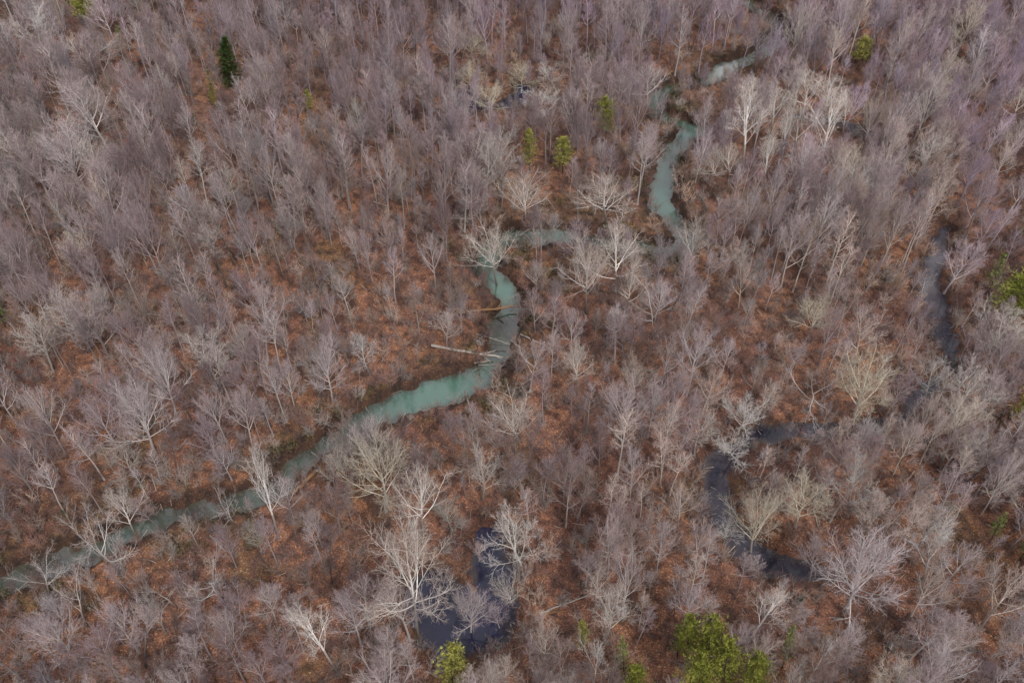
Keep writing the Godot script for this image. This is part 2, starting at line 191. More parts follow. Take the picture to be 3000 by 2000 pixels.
class Shape:
	var V := PackedVector3Array()
	var N := PackedVector3Array()
	var C := PackedColorArray()
	var I := PackedInt32Array()

	func tube(pts: PackedVector3Array, rad: PackedFloat32Array, sides: int, c0: Color, c1: Color) -> void:
		var n := pts.size()
		var start := V.size()
		var main := (pts[n - 1] - pts[0]).normalized()
		var side := main.cross(Vector3(0.31, 0.2, 0.93)).normalized()
		if side.length() < 0.5:
			side = Vector3.RIGHT
		for i in n:
			var t := (pts[mini(i + 1, n - 1)] - pts[maxi(i - 1, 0)]).normalized()
			var u := (side - t * side.dot(t)).normalized()
			var w := t.cross(u)
			var col := c0.lerp(c1, float(i) / (n - 1))
			for k in sides:
				var a := TAU * k / sides
				var o := u * cos(a) + w * sin(a)
				V.append(pts[i] + o * rad[i])
				N.append(o)
				C.append(col)
		for i in n - 1:
			for k in sides:
				var a := start + i * sides + k
				var b := start + i * sides + (k + 1) % sides
				I.append(a); I.append(a + sides); I.append(b)
				I.append(b); I.append(a + sides); I.append(b + sides)

	func twig(p: Vector3, d: Vector3, r: float, c: Color) -> void:
		var s := V.size()
		var t := d.normalized()
		var u := t.cross(Vector3(0.31, 0.2, 0.93)).normalized()
		var w := t.cross(u)
		for k in 3:
			var a := TAU * k / 3.0
			var o := u * cos(a) + w * sin(a)
			V.append(p + o * r)
			N.append(o)
			C.append(c)
		V.append(p + d)
		N.append(t)
		C.append(c)
		for k in 3:
			I.append(s + k); I.append(s + 3); I.append(s + (k + 1) % 3)

	func blade(p: Vector3, d: Vector3, w: Vector3, c: Color) -> void:
		var s := V.size()
		var n := w.cross(d).normalized()
		if n.y < 0: n = -n
		V.append(p - w); V.append(p + d); V.append(p + w)
		for k in 3:
			N.append(n)
			C.append(c)
		I.append(s); I.append(s + 1); I.append(s + 2)

	func add(o: Shape) -> void:
		var s := V.size()
		V.append_array(o.V); N.append_array(o.N); C.append_array(o.C)
		for i in o.I:
			I.append(i + s)

	func mesh(m: Material) -> ArrayMesh:
		var a := []
		a.resize(Mesh.ARRAY_MAX)
		a[Mesh.ARRAY_VERTEX] = V
		a[Mesh.ARRAY_NORMAL] = N
		a[Mesh.ARRAY_COLOR] = C
		a[Mesh.ARRAY_INDEX] = I
		var out := ArrayMesh.new()
		out.add_surface_from_arrays(Mesh.PRIMITIVE_TRIANGLES, a)
		out.surface_set_material(0, m)
		return out


func lin(r: float, g: float, b: float) -> Color:
	return Color(r, g, b)


func part(called: String, mesh: Mesh, parent: Node) -> MeshInstance3D:
	var o := MeshInstance3D.new()
	o.name = called
	o.mesh = mesh
	parent.add_child(o, true)
	return o


func numbered(called: String) -> String:
	var n: int = names.get(called, 0)
	names[called] = n + 1
	return called if n == 0 else "%s_%03d" % [called, n]


func thing(called: String, label: String, category: String, group := "") -> Node3D:
	var o := Node3D.new()
	o.name = numbered(called)
	add_child(o, true)
	o.set_meta("label", label)
	o.set_meta("category", category)
	if group:
		o.set_meta("group", group)
	return o


func struct(called: String, mesh: Mesh, label: String) -> MeshInstance3D:
	var o := part(called, mesh, self)
	o.set_meta("kind", "structure")
	o.set_meta("label", label)
	return o


# ---------------------------------------------------------------- ground and water

func at(x: float, z: float) -> int:
	var i := clampi(roundi((x - GRID_X0) / CELL), 0, GRID_NX - 1)
	var j := clampi(roundi((z - GRID_Z0) / CELL), 0, GRID_NZ - 1)
	return j * GRID_NX + i


func shore(x: float, z: float) -> float:
	return wet[at(x, z)]


func ground_y(x: float, z: float) -> float:
	return high[at(x, z)]


func smooth(points: Array) -> PackedVector3Array:
	var out := PackedVector3Array()
	for i in points.size() - 1:
		var p: Array = [points[maxi(i - 1, 0)], points[i], points[i + 1], points[mini(i + 2, points.size() - 1)]]
		for k in 4:
			var t := k / 4.0
			out.append(Vector3(cubic_interpolate(p[1][0], p[2][0], p[0][0], p[3][0], t), cubic_interpolate(p[1][1], p[2][1], p[0][1], p[3][1], t), lerpf(p[1][2], p[2][2], t)))
	var e: Array = points[-1]
	out.append(Vector3(e[0], e[1], e[2]))
	return out


func carve(points: Array, kind: int) -> void:
	var line := smooth(points)
	for s in line.size() - 1:
		var a := Vector2(line[s].x, line[s].y)
		var b := Vector2(line[s + 1].x, line[s + 1].y)
		var reach := maxf(line[s].z, line[s + 1].z) + 7.0
		var i0 := clampi(floori((minf(a.x, b.x) - reach - GRID_X0) / CELL), 0, GRID_NX - 1)
		var i1 := clampi(ceili((maxf(a.x, b.x) + reach - GRID_X0) / CELL), 0, GRID_NX - 1)
		var j0 := clampi(floori((minf(a.y, b.y) - reach - GRID_Z0) / CELL), 0, GRID_NZ - 1)
		var j1 := clampi(ceili((maxf(a.y, b.y) + reach - GRID_Z0) / CELL), 0, GRID_NZ - 1)
		var ab := b - a
		var l2 := maxf(ab.length_squared(), 0.0001)
		for j in range(j0, j1 + 1):
			for i in range(i0, i1 + 1):
				var p := Vector2(GRID_X0 + i * CELL, GRID_Z0 + j * CELL)
				var t := clampf((p - a).dot(ab) / l2, 0, 1)
				var d := p.distance_to(a + ab * t) - lerpf(line[s].z, line[s + 1].z, t)
				var at_ := j * GRID_NX + i
				if d < wet[at_]:
					wet[at_] = d
					which[at_] = kind


func noise(sd: int, freq: float, octaves := 3) -> FastNoiseLite:
	var n := FastNoiseLite.new()
	n.seed = sd
	n.noise_type = FastNoiseLite.TYPE_SIMPLEX_SMOOTH
	n.frequency = freq
	n.fractal_octaves = octaves
	return n


func build_ground() -> void:
	var total := GRID_NX * GRID_NZ
	wet.resize(total)
	wet.fill(99.0)
	which.resize(total)
	high.resize(total)
	carve(CREEK, 0)
	carve(STREAM, 1)
	carve(OXBOW, 1)
	carve(SLOUGH, 2)
	carve(FAR_POOL, 2)
	carve(POND, 2)
	var rolling := noise(3, 0.012, 3)
	var lumps := noise(4, 0.22, 2)
	var edge := noise(9, 0.16, 2)
	var tone := noise(5, 0.035, 4)
	var moss := noise(6, 0.05, 3)
	var V := PackedVector3Array()
	var N := PackedVector3Array()
	var C := PackedColorArray()
	var T := PackedVector2Array()
	V.resize(total); N.resize(total); C.resize(total); T.resize(total)
	for j in GRID_NZ:
		for i in GRID_NX:
			var k := j * GRID_NX + i
			var x := GRID_X0 + i * CELL
			var z := GRID_Z0 + j * CELL
			var far_in := clampf(minf(minf(i, GRID_NX - 1 - i), minf(j, GRID_NZ - 1 - j)) / 12.0, 0, 1)
			var y := (rolling.get_noise_2d(x, z) * 1.1 + lumps.get_noise_2d(x, z) * 0.16) * far_in
			var s := wet[k]
			if s < 12.0:
				s += edge.get_noise_2d(x, z) * 1.1 + lumps.get_noise_2d(x * 2.3, z * 2.3) * 0.7
				wet[k] = s
			if s < 6.0:
				var bed := WATER_LEVEL - 0.12 - 0.35 * clampf(-s / 1.6, 0, 1)
				if which[k] == 0:
					var up := clampf((s + 0.2) / 1.1, 0, 1)
					y = lerpf(bed, y * clampf(s / 6.0, 0.3, 1) + 0.5 * (1.0 - clampf(s / 6.0, 0, 1)), up * up * (3 - 2 * up))
				else:
					var up := clampf((s + 0.3) / 4.2, 0, 1)
					y = lerpf(bed, y, pow(up, 0.75))
			high[k] = y
			V[k] = Vector3(x, y, z)
			var f := tone.get_noise_2d(x, z)
			var c := Color(1.0, 1.0, 1.0).lerp(Color(1.3, 1.12, 0.92), clampf(f * 2.2 - 0.1, 0, 1)).lerp(Color(0.56, 0.52, 0.6), clampf(-f * 2.2 - 0.1, 0, 1))
			var g := clampf(moss.get_noise_2d(x, z) * 2.6 - 0.4, 0, 1) * 0.7
			if s < 9.0 and which[k] == 0:
				g = clampf(g + clampf(moss.get_noise_2d(x * 2.1, z * 2.1) * 2.0 + 0.25, 0, 1) * (1 - s / 9.0), 0, 0.85)
			c = c.lerp(Color(0.6, 0.76, 0.55), g)
			var damp_shade := 2.4 + moss.get_noise_2d(x * 3.0, z * 3.0) * 1.6
			if s < damp_shade:
				c = c.lerp(Color(0.17, 0.155, 0.14), clampf((damp_shade - s) / 1.2, 0, 1) * (0.9 if which[k] == 0 else 0.6))  # wet soil, painted darker still for the shade of undercut banks
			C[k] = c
			T[k] = Vector2(x, z)
	for j in GRID_NZ:
		for i in GRID_NX:
			var k := j * GRID_NX + i
			var dx := high[k + (1 if i < GRID_NX - 1 else 0)] - high[k - (1 if i > 0 else 0)]
			var dz := high[k + (GRID_NX if j < GRID_NZ - 1 else 0)] - high[k - (GRID_NX if j > 0 else 0)]
			N[k] = Vector3(-dx, 2 * CELL, -dz).normalized()
	var I := PackedInt32Array()
	I.resize((GRID_NX - 1) * (GRID_NZ - 1) * 6)
	var n := 0
	for j in GRID_NZ - 1:
		for i in GRID_NX - 1:
			var a := j * GRID_NX + i
			I[n] = a; I[n + 1] = a + 1; I[n + 2] = a + GRID_NX
			I[n + 3] = a + 1; I[n + 4] = a + GRID_NX + 1; I[n + 5] = a + GRID_NX
			n += 6
	# the sheet goes on to the horizon as four broad plates that meet the fine grid edge to edge
	var x0 := GRID_X0
	var x1 := GRID_X0 + (GRID_NX - 1) * CELL
	var z0 := GRID_Z0
	var z1 := GRID_Z0 + (GRID_NZ - 1) * CELL
	var big := 4000.0
	for r in [[-big, -big, big, z0], [-big, z1, big, big], [-big, z0, x0, z1], [x1, z0, big, z1]]:
		var b := V.size()
		for p in [[r[0], r[1]], [r[2], r[1]], [r[0], r[3]], [r[2], r[3]]]:
			V.append(Vector3(p[0], 0, p[1]))
			N.append(Vector3.UP)
			C.append(Color.WHITE)
			T.append(Vector2(p[0], p[1]))
		I.append_array(PackedInt32Array([b, b + 1, b + 2, b + 1, b + 3, b + 2]))
	var arr := []
	arr.resize(Mesh.ARRAY_MAX)
	arr[Mesh.ARRAY_VERTEX] = V
	arr[Mesh.ARRAY_NORMAL] = N
	arr[Mesh.ARRAY_COLOR] = C
	arr[Mesh.ARRAY_TEX_UV] = T
	var turned := PackedVector2Array()
	turned.resize(T.size())
	for k in T.size():
		turned[k] = T[k].rotated(0.7)
	arr[Mesh.ARRAY_TEX_UV2] = turned
	arr[Mesh.ARRAY_INDEX] = I
	var mesh := ArrayMesh.new()
	mesh.add_surface_from_arrays(Mesh.PRIMITIVE_TRIANGLES, arr)
	mesh.surface_set_material(0, M.litter)
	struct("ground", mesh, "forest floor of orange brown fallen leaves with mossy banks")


func water(called: String, points: Array, level: float, material: Material, label: String, tones: Array) -> void:
	# a flat sheet whose edge lies under the banks
	var line := smooth(points)
	var V := PackedVector3Array()
	var N := PackedVector3Array()
	var C := PackedColorArray()
	var I := PackedInt32Array()
	var mottle := noise(31, 0.07, 4)
	# cells of the ground's grid that are wet or nearly so
	var seen := {}
	for s in line:
		var r := s.z + 3.2
		for j in range(floori((s.y - r - GRID_Z0) / CELL), ceili((s.y + r - GRID_Z0) / CELL) + 1):
			for i in range(floori((s.x - r - GRID_X0) / CELL), ceili((s.x + r - GRID_X0) / CELL) + 1):
				if i < 0 or j < 0 or i >= GRID_NX - 1 or j >= GRID_NZ - 1:
					continue
				var k := j * GRID_NX + i
				if seen.has(k) or minf(minf(high[k], high[k + 1]), minf(high[k + GRID_NX], high[k + GRID_NX + 1])) > level:
					continue
				seen[k] = true
	var corner := {}
	for k in seen:
		for q in [k, k + 1, k + GRID_NX, k + GRID_NX + 1]:
			if not corner.has(q):
				corner[q] = V.size()
				var x: float = GRID_X0 + (q % GRID_NX) * CELL
				var z: float = GRID_Z0 + (q / GRID_NX) * CELL
				V.append(Vector3(x, level, z))
				N.append(Vector3.UP)
				var deep := clampf(-wet[q] / 1.5, 0, 1)
				var c: Color = tones[0].lerp(tones[1], deep)
				c = c.lerp(tones[2], clampf(mottle.get_noise_2d(x, z) * 2.2 + 0.3, 0, 0.85))
				if tones.size() > 3:
					for p in POOLS:
						var near: float = clampf(1.4 - Vector2(x - p[0], z - p[1]).length() / p[2], 0, 1)
						c = c.lerp(tones[4] if p[3] > 1.5 and tones.size() > 4 else tones[3], near * minf(p[3], 1.0) * deep)  # the pale tone is sky reflection painted onto one upper pool
				C.append(c)
		I.append_array(PackedInt32Array([corner[k], corner[k + 1], corner[k + GRID_NX], corner[k + 1], corner[k + GRID_NX + 1], corner[k + GRID_NX]]))
	var arr := []
	arr.resize(Mesh.ARRAY_MAX)
	arr[Mesh.ARRAY_VERTEX] = V
	arr[Mesh.ARRAY_NORMAL] = N
	arr[Mesh.ARRAY_COLOR] = C
	arr[Mesh.ARRAY_INDEX] = I
	var mesh := ArrayMesh.new()
	mesh.add_surface_from_arrays(Mesh.PRIMITIVE_TRIANGLES, arr)
	mesh.surface_set_material(0, material)
	struct(called, mesh, label)


# ---------------------------------------------------------------- trees

func curve_of(p: Vector3, dir: Vector3, length: float, segs: int, jitter: float, lift: float) -> PackedVector3Array:
	var pts := PackedVector3Array([p])
	var d := dir
	for i in segs:
		d = (d + Vector3(rng.randf_range(-1, 1), rng.randf_range(-1, 1), rng.randf_range(-1, 1)) * jitter + Vector3.UP * lift).normalized()
		p += d * length / segs
		pts.append(p)
	return pts


func taper(n: int, r0: float, r1: float) -> PackedFloat32Array:
	var out := PackedFloat32Array()
	for i in n:
		out.append(lerpf(r0, r1, float(i) / (n - 1)))
	return out


func along(pts: PackedVector3Array, t: float) -> Array:
	var f := clampf(t, 0, 0.999) * (pts.size() - 1)
	var i := int(f)
	return [pts[i].lerp(pts[i + 1], f - i), (pts[i + 1] - pts[i]).normalized()]


func aside(d: Vector3, angle: float, around: float) -> Vector3:
	var u := d.cross(Vector3(0.2, 0.1, 0.97)).normalized()
	var w := d.cross(u)
	return (d * cos(angle) + (u * cos(around) + w * sin(around)) * sin(angle)).normalized()


func branch(wood: Shape, fine: Shape, p: Vector3, dir: Vector3, length: float, r: float, level: int, sp: Dictionary) -> void:
	var segs: int = [0, 6, 4, 2][level]
	var sides: int = [0, 5, 4, 3][level]
	var pts := curve_of(p, dir, length, segs, sp.jitter[level], sp.lift[level])
	var shade: float = rng.randf_range(0.55, 1.3)
	var c0: Color = (sp.limb as Color).lerp(sp.twig, [0.0, 0.0, 0.12, 0.4][level]) * shade
	var c1: Color = (sp.limb as Color).lerp(sp.twig, [0.0, 0.12, 0.4, 0.75][level]) * shade
	(wood if level == 1 else fine).tube(pts, taper(segs + 1, r, r * (0.28 if level < 3 else 0.4)), sides, c0, c1)
	var n: int = sp.count[level]
	var turn := rng.randf() * TAU
	for k in n:
		var t: float = sp.begin[level] + (1.0 - sp.begin[level]) * (k + rng.randf()) / n
		var q := along(pts, t)
		turn += 2.4 + rng.randf_range(-0.5, 0.5)
		var away := aside(q[1], deg_to_rad(sp.angle[level] * rng.randf_range(0.6, 1.35)), turn)
		var l: float = length * sp.ratio[level] * (1.12 - 0.62 * t) * rng.randf_range(0.65, 1.25)
		if level < 3:
			branch(wood, fine, q[0], away, l, r * sp.thin[level] * (1.1 - 0.5 * t), level + 1, sp)
		else:
			var tone: Color = (sp.twig as Color) * rng.randf_range(0.4, 1.15)
			fine.twig(q[0], (away + Vector3.UP * 0.15) * l, sp.twig_r, tone)


func grow_tree(sp: Dictionary, sd: int) -> Dictionary:
	rng.seed = sd
	var trunk := Shape.new()
	var fine := Shape.new()
	var limbs := []
	var h: float = 20.0
	var pts := curve_of(Vector3.ZERO, Vector3(rng.randf_range(-1, 1) * sp.lean, 1, rng.randf_range(-1, 1) * sp.lean).normalized(), h * sp.stem, 9, sp.jitter[0], sp.lift[0])
	var rad := taper(10, sp.r, sp.r * sp.tip)
	rad[0] *= 1.55
	pts[0] -= Vector3.UP * 0.5
	var low := PackedVector3Array()
	var cut: int = sp.bark_to
	trunk.tube(pts.slice(0, cut + 1), rad.slice(0, cut + 1), 8, sp.low, (sp.low as Color).lerp(sp.limb, sp.get("bark_mix", 1.0)))
	if cut < 9:
		trunk.tube(pts.slice(cut), rad.slice(cut), 7, (sp.limb as Color) * 0.9, sp.limb)
	var n: int = sp.count[0]
	var turn := rng.randf() * TAU
	for k in n:
		var f := (k + rng.randf() * 0.9) / n
		var t: float = lerpf(sp.begin[0], 0.99, f)
		var q := along(pts, t)
		turn += 2.4 + rng.randf_range(-0.6, 0.6)
		var away := aside(Vector3.UP, deg_to_rad(lerpf(sp.angle0[0], sp.angle0[1], f) * rng.randf_range(0.8, 1.2)), turn)
		var l: float = h * lerpf(sp.reach[0], sp.reach[1], f) * rng.randf_range(0.75, 1.2)
		var wood := Shape.new()
		branch(wood, fine, q[0], away, l, maxf(0.045, sp.r * sp.thin[0] * lerpf(1.0, 0.6, f)), 1, sp)
		limbs.append(wood)
	var lo := Vector3(1e9, 1e9, 1e9)
	var hi := -lo
	for v in fine.V:
		lo = lo.min(v)
		hi = hi.max(v)
	return {"trunk": trunk, "limbs": limbs, "crown": fine, "height": hi.y, "width": (hi.x - lo.x + hi.z - lo.z) * 0.42}


func species() -> Dictionary:
	var grey := lin(0.47, 0.435, 0.425)
	var grey_twig := lin(0.33, 0.26, 0.258)
	var base := {"stem": 0.8, "r": 0.2, "tip": 0.2, "lean": 0.04, "begin": [0.42, 0.22, 0.15, 0.1], "count": [15, 9, 7, 5], "angle": [0, 31, 34, 32], "angle0": [48, 16], "reach": [0.36, 0.16],
		"ratio": [0, 0.46, 0.5, 0.62], "thin": [0.36, 0.48, 0.52, 0.5], "jitter": [0.05, 0.09, 0.12, 0.13], "lift": [0.05, 0.11, 0.09, 0.06], "twig_r": 0.015, "low": lin(0.3, 0.27, 0.262), "limb": grey, "twig": grey_twig, "bark_to": 9, "bark_mix": 0.8}
	var out := {}
	var mk := func(changes: Dictionary) -> Dictionary:
		var d := base.duplicate(true)
		d.merge(changes, true)
		return d
	var fan := {"angle0": [40, 14], "reach": [0.44, 0.2], "begin": [0.33, 0.2, 0.15, 0.1]}
	out.fan = [mk.call(fan), mk.call(fan.merged({"count": [11, 10, 7, 5], "angle0": [35, 18], "stem": 0.68})), mk.call(fan.merged({"begin": [0.3, 0.2, 0.15, 0.1], "count": [17, 8, 7, 5], "limb": lin(0.52, 0.485, 0.475)}))]
	var dome := {"stem": 0.6, "r": 0.3, "tip": 0.35, "angle0": [56, 8], "reach": [0.46, 0.44], "begin": [0.36, 0.2, 0.12, 0.1], "count": [20, 10, 7, 5], "limb": lin(0.53, 0.495, 0.49), "twig": lin(0.385, 0.318, 0.325)}
	out.dome = [mk.call(dome), mk.call(dome.merged({"count": [17, 11, 7, 5], "angle0": [62, 8]}, true))]
	var pale := {"stem": 0.6, "r": 0.22, "tip": 0.4, "angle0": [54, 10], "reach": [0.4, 0.38], "begin": [0.36, 0.25, 0.2, 0.1], "count": [13, 9, 7, 4], "jitter": [0.08, 0.17, 0.24, 0.2], "limb": lin(0.54, 0.515, 0.48), "twig": lin(0.45, 0.42, 0.405), "low": lin(0.25, 0.22, 0.205), "twig_r": 0.017}
	out.pale = [mk.call(pale), mk.call(pale.merged({"count": [12, 9, 7, 4], "angle0": [48, 18], "stem": 0.7}, true))]
	var tan := {"stem": 0.55, "r": 0.25, "tip": 0.4, "angle0": [66, 14], "reach": [0.42, 0.44], "begin": [0.4, 0.2, 0.12, 0.1], "count": [15, 9, 7, 5], "jitter": [0.06, 0.13, 0.18, 0.16], "limb": lin(0.47, 0.43, 0.345), "twig": lin(0.40, 0.355, 0.285)}
	out.tan = [mk.call(tan), mk.call(tan.merged({"count": [13, 10, 7, 5], "angle0": [50, 14], "stem": 0.66}, true))]
	var syc := {"stem": 0.7, "r": 0.19, "tip": 0.42, "angle0": [54, 8], "reach": [0.4, 0.36], "begin": [0.46, 0.25, 0.22, 0.15], "count": [15, 9, 8, 5], "angle": [0, 38, 38, 36], "jitter": [0.06, 0.15, 0.2, 0.2], "lift": [0.03, 0.13, 0.08, 0.05],
		"thin": [0.34, 0.46, 0.48, 0.5], "twig_r": 0.0125, "low": lin(0.075, 0.06, 0.052), "limb": lin(0.68, 0.65, 0.61), "twig": lin(0.37, 0.305, 0.265), "bark_to": 6, "bark_mix": 0.3}
	out.sycamore = [mk.call(syc), mk.call(syc.merged({"count": [14, 9, 8, 5], "stem": 0.82, "reach": [0.36, 0.2], "begin": [0.44, 0.25, 0.22, 0.15], "bark_to": 5}, true)), mk.call(syc.merged({"stem": 0.6, "angle0": [56, 22], "reach": [0.46, 0.42], "lean": 0.1}, true)), mk.call(syc.merged({"stem": 0.4, "reach": [0.5, 0.58], "begin": [0.5, 0.25, 0.2, 0.15], "angle0": [60, 8], "bark_to": 3}, true))]
	var birch := {"stem": 0.62, "r": 0.19, "tip": 0.5, "angle0": [32, 10], "reach": [0.42, 0.4], "begin": [0.4, 0.25, 0.2, 0.1], "count": [9, 9, 7, 4], "jitter": [0.05, 0.11, 0.16, 0.16], "lift": [0.03, 0.12, 0.08, 0.05], "low": lin(0.13, 0.1, 0.085), "limb": lin(0.7, 0.675, 0.65), "twig": lin(0.45, 0.39, 0.355), "bark_to": 4, "bark_mix": 0.4}
	out.birch = [mk.call(birch), mk.call(birch.merged({"stem": 0.8, "reach": [0.4, 0.22], "count": [10, 9, 7, 4]}, true))]
	var crooked := {"stem": 0.6, "r": 0.26, "tip": 0.45, "lean": 0.22, "angle0": [74, 26], "reach": [0.46, 0.4], "begin": [0.45, 0.3, 0.25, 0.15], "count": [7, 7, 6, 4], "jitter": [0.16, 0.3, 0.3, 0.26], "lift": [0.05, 0.06, 0.04, 0.02], "low": lin(0.07, 0.058, 0.052), "limb": lin(0.47, 0.44, 0.42), "twig": lin(0.37, 0.325, 0.315), "bark_to": 6}
	out.crooked = [mk.call(crooked), mk.call(crooked.merged({"count": [8, 8, 6, 4], "lean": 0.3}, true))]
	# the common trees of the wood
	out.bare = [mk.call(fan.merged({"twig": lin(0.335, 0.262, 0.268)})), mk.call(fan.merged({"stem": 0.7, "angle0": [46, 18], "count": [12, 9, 7, 5], "limb": lin(0.5, 0.465, 0.45)}, true)), mk.call(dome.merged({"r": 0.22, "reach": [0.36, 0.32], "count": [13, 10, 7, 5], "limb": lin(0.48, 0.445, 0.435), "twig": lin(0.35, 0.28, 0.295)}, true)),
		mk.call(pale.merged({"limb": lin(0.46, 0.43, 0.4), "twig": lin(0.39, 0.345, 0.32), "reach": [0.34, 0.3], "low": lin(0.17, 0.15, 0.145)}, true)), mk.call(fan.merged({"jitter": [0.09, 0.2, 0.2, 0.18], "angle0": [56, 26], "count": [12, 8, 7, 5], "limb": lin(0.27, 0.23, 0.215), "twig": lin(0.25, 0.185, 0.17)}, true)), mk.call(dome.merged({"r": 0.2, "reach": [0.42, 0.4], "count": [14, 10, 7, 5], "limb": lin(0.54, 0.51, 0.495), "twig": lin(0.395, 0.33, 0.335)}, true))]
	var slim := {"stem": 0.88, "r": 0.15, "tip": 0.18, "begin": [0.52, 0.2, 0.15, 0.1], "count": [14, 7, 6, 4], "angle0": [44, 18], "reach": [0.22, 0.12], "thin": [0.34, 0.5, 0.55, 0.5], "ratio": [0, 0.5, 0.55, 0.66]}
	out.slender = [mk.call(slim), mk.call(slim.merged({"begin": [0.58, 0.2, 0.15, 0.1], "angle0": [38, 20], "limb": lin(0.5, 0.47, 0.46)}, true)), mk.call(slim.merged({"begin": [0.4, 0.2, 0.15, 0.1], "count": [16, 7, 6, 4], "twig": lin(0.315, 0.232, 0.228)}, true)), mk.call(slim.merged({"jitter": [0.09, 0.18, 0.2, 0.18], "lean": 0.12, "low": lin(0.08, 0.068, 0.065), "limb": lin(0.24, 0.21, 0.21)}, true))]
	return out


func make_protos() -> void:
	var all := species()
	var sd := 100
	for form in all:
		protos[form] = []
		for sp in all[form]:
			sd += 17
			var d := grow_tree(sp, sd)
			d.trunk_mesh = d.trunk.mesh(M.bark)
			d.limb_meshes = []
			if form in ["bare", "slender"]:
				for w in d.limbs:
					d.crown.add(w)
			else:
				for w in d.limbs:
					d.limb_meshes.append(w.mesh(M.bark))
			d.crown_mesh = d.crown.mesh(M.bark)
			if form in ["bare", "slender"]:
				d.crown.add(d.trunk)
				d.whole_mesh = d.crown.mesh(M.bark)
			protos[form].append(d)


func dress(o: Node3D, d: Dictionary, bark: Material = null) -> void:
	part("trunk", d.trunk_mesh, o).material_override = bark
	for m in d.limb_meshes:
		part("limb", m, o).material_override = bark
	part("crown", d.crown_mesh, o).material_override = bark


func stand(x: float, z: float, h: float, w: float, lean: Vector2, yaw: float, d: Dictionary) -> Transform3D:
	var sy: float = h / d.height
	var sx: float = w / d.width
	var b := Basis(Vector3.UP, yaw).scaled(Vector3(sx, sy, sx))
	var up := Vector3(lean.x, h, lean.y).normalized()
	var axis := Vector3.UP.cross(up)
	if axis.length() > 0.001:
		b = Basis(axis.normalized(), Vector3.UP.angle_to(up)) * b
	return Transform3D(b, Vector3(x, ground_y(x, z), z))


# ---------------------------------------------------------------- evergreens

func tuft(s: Shape, p: Vector3, out: Vector3, size: float, n: int, dark: Color, light: Color) -> void:
	for k in n:
		var d := (out * 0.7 + Vector3(rng.randf_range(-1, 1), rng.randf_range(-0.6, 1), rng.randf_range(-1, 1))).normalized()
		var w := d.cross(Vector3(rng.randf_range(-1, 1), rng.randf_range(-1, 1), rng.randf_range(-1, 1))).normalized() * size * 0.055
		s.blade(p + d * size * 0.1, d * size * rng.randf_range(0.7, 1.2), w, dark.lerp(light, rng.randf()))


func grow_pine(form: String, sd: int) -> Dictionary:
	rng.seed = sd
	var o: Dictionary = {
		"pine": {"from": 0.38, "whorls": 13, "each": 7, "long": 0.24, "top": 0.07, "rise": 0.35, "tufts": 22, "size": 0.38, "blades": 17, "dark": lin(0.24, 0.285, 0.04), "light": lin(0.57, 0.58, 0.12), "round": 1.0},
		"yellow": {"from": 0.32, "whorls": 14, "each": 6, "long": 0.2, "top": 0.04, "rise": 0.3, "tufts": 15, "size": 0.38, "blades": 13, "dark": lin(0.36, 0.36, 0.07), "light": lin(0.68, 0.64, 0.17), "round": 0.8},
		"thin": {"from": 0.25, "whorls": 13, "each": 5, "long": 0.19, "top": 0.04, "rise": 0.15, "tufts": 6, "size": 0.45, "blades": 11, "dark": lin(0.17, 0.24, 0.06), "light": lin(0.38, 0.46, 0.13), "round": 0.4},
		"cedar": {"from": 0.06, "whorls": 22, "each": 9, "long": 0.24, "top": 0.03, "rise": 0.7, "tufts": 8, "size": 0.5, "blades": 12, "dark": lin(0.03, 0.06, 0.014), "light": lin(0.10, 0.16, 0.035), "round": 0.25},
	}[form]
	var trunk := Shape.new()
	var crown := Shape.new()
	var h := 14.0
	var pts := curve_of(Vector3(0, -0.4, 0), Vector3.UP, h, 8, 0.025, 0.1)
	trunk.tube(pts, taper(9, 0.19, 0.03), 8, lin(0.05, 0.04, 0.035), lin(0.1, 0.075, 0.055))
	for k in o.whorls:
		var f: float = float(k) / (o.whorls - 1)
		var t: float = lerpf(o.from, 0.97, f)
		var prof: float = lerpf(1.0 - f, sqrt(maxf(0.0, 1.0 - pow(f * 1.35 - 0.35, 2.0) * 0.98)), o.round)
		var l0: float = h * maxf(o.top, o.long * prof)
		for b in o.each:
			if rng.randf() < 0.26:
				continue
			var q := along(pts, t + rng.randf_range(-0.02, 0.02))
			var a: float = TAU * (b + rng.randf() * 0.8) / o.each + k * 1.1
			var l := l0 * rng.randf_range(0.6, 1.15)
			var d: Vector3 = Vector3(cos(a), o.rise * rng.randf_range(0.2, 1.2), sin(a)).normalized()
			var glow := rng.randf_range(0.6, 1.25)
			var bp := curve_of(q[0], d, l, 3, 0.08, 0.06)
			crown.tube(bp, taper(4, 0.035, 0.01), 3, lin(0.09, 0.07, 0.055), lin(0.11, 0.09, 0.06))
			for m in o.tufts:
				var tt: float = 0.25 + 0.75 * (m + rng.randf()) / o.tufts
				var r := along(bp, tt)
				var off: Vector3 = Vector3(rng.randf_range(-1, 1), rng.randf_range(-0.4, 0.5), rng.randf_range(-1, 1)) * (0.42 * l * tt)
				tuft(crown, r[0] + off, r[1], o.size * rng.randf_range(0.7, 1.3), o.blades, (o.dark as Color) * glow, (o.light as Color) * glow)
	var lo := Vector3(1e9, 1e9, 1e9)
	var hi := -lo
	for v in crown.V:
		lo = lo.min(v)
		hi = hi.max(v)
	return {"trunk_mesh": trunk.mesh(M.bark), "limb_meshes": [], "crown_mesh": crown.mesh(M.needle), "height": hi.y, "width": (hi.x - lo.x + hi.z - lo.z) * 0.48}


# ---------------------------------------------------------------- logs and stones

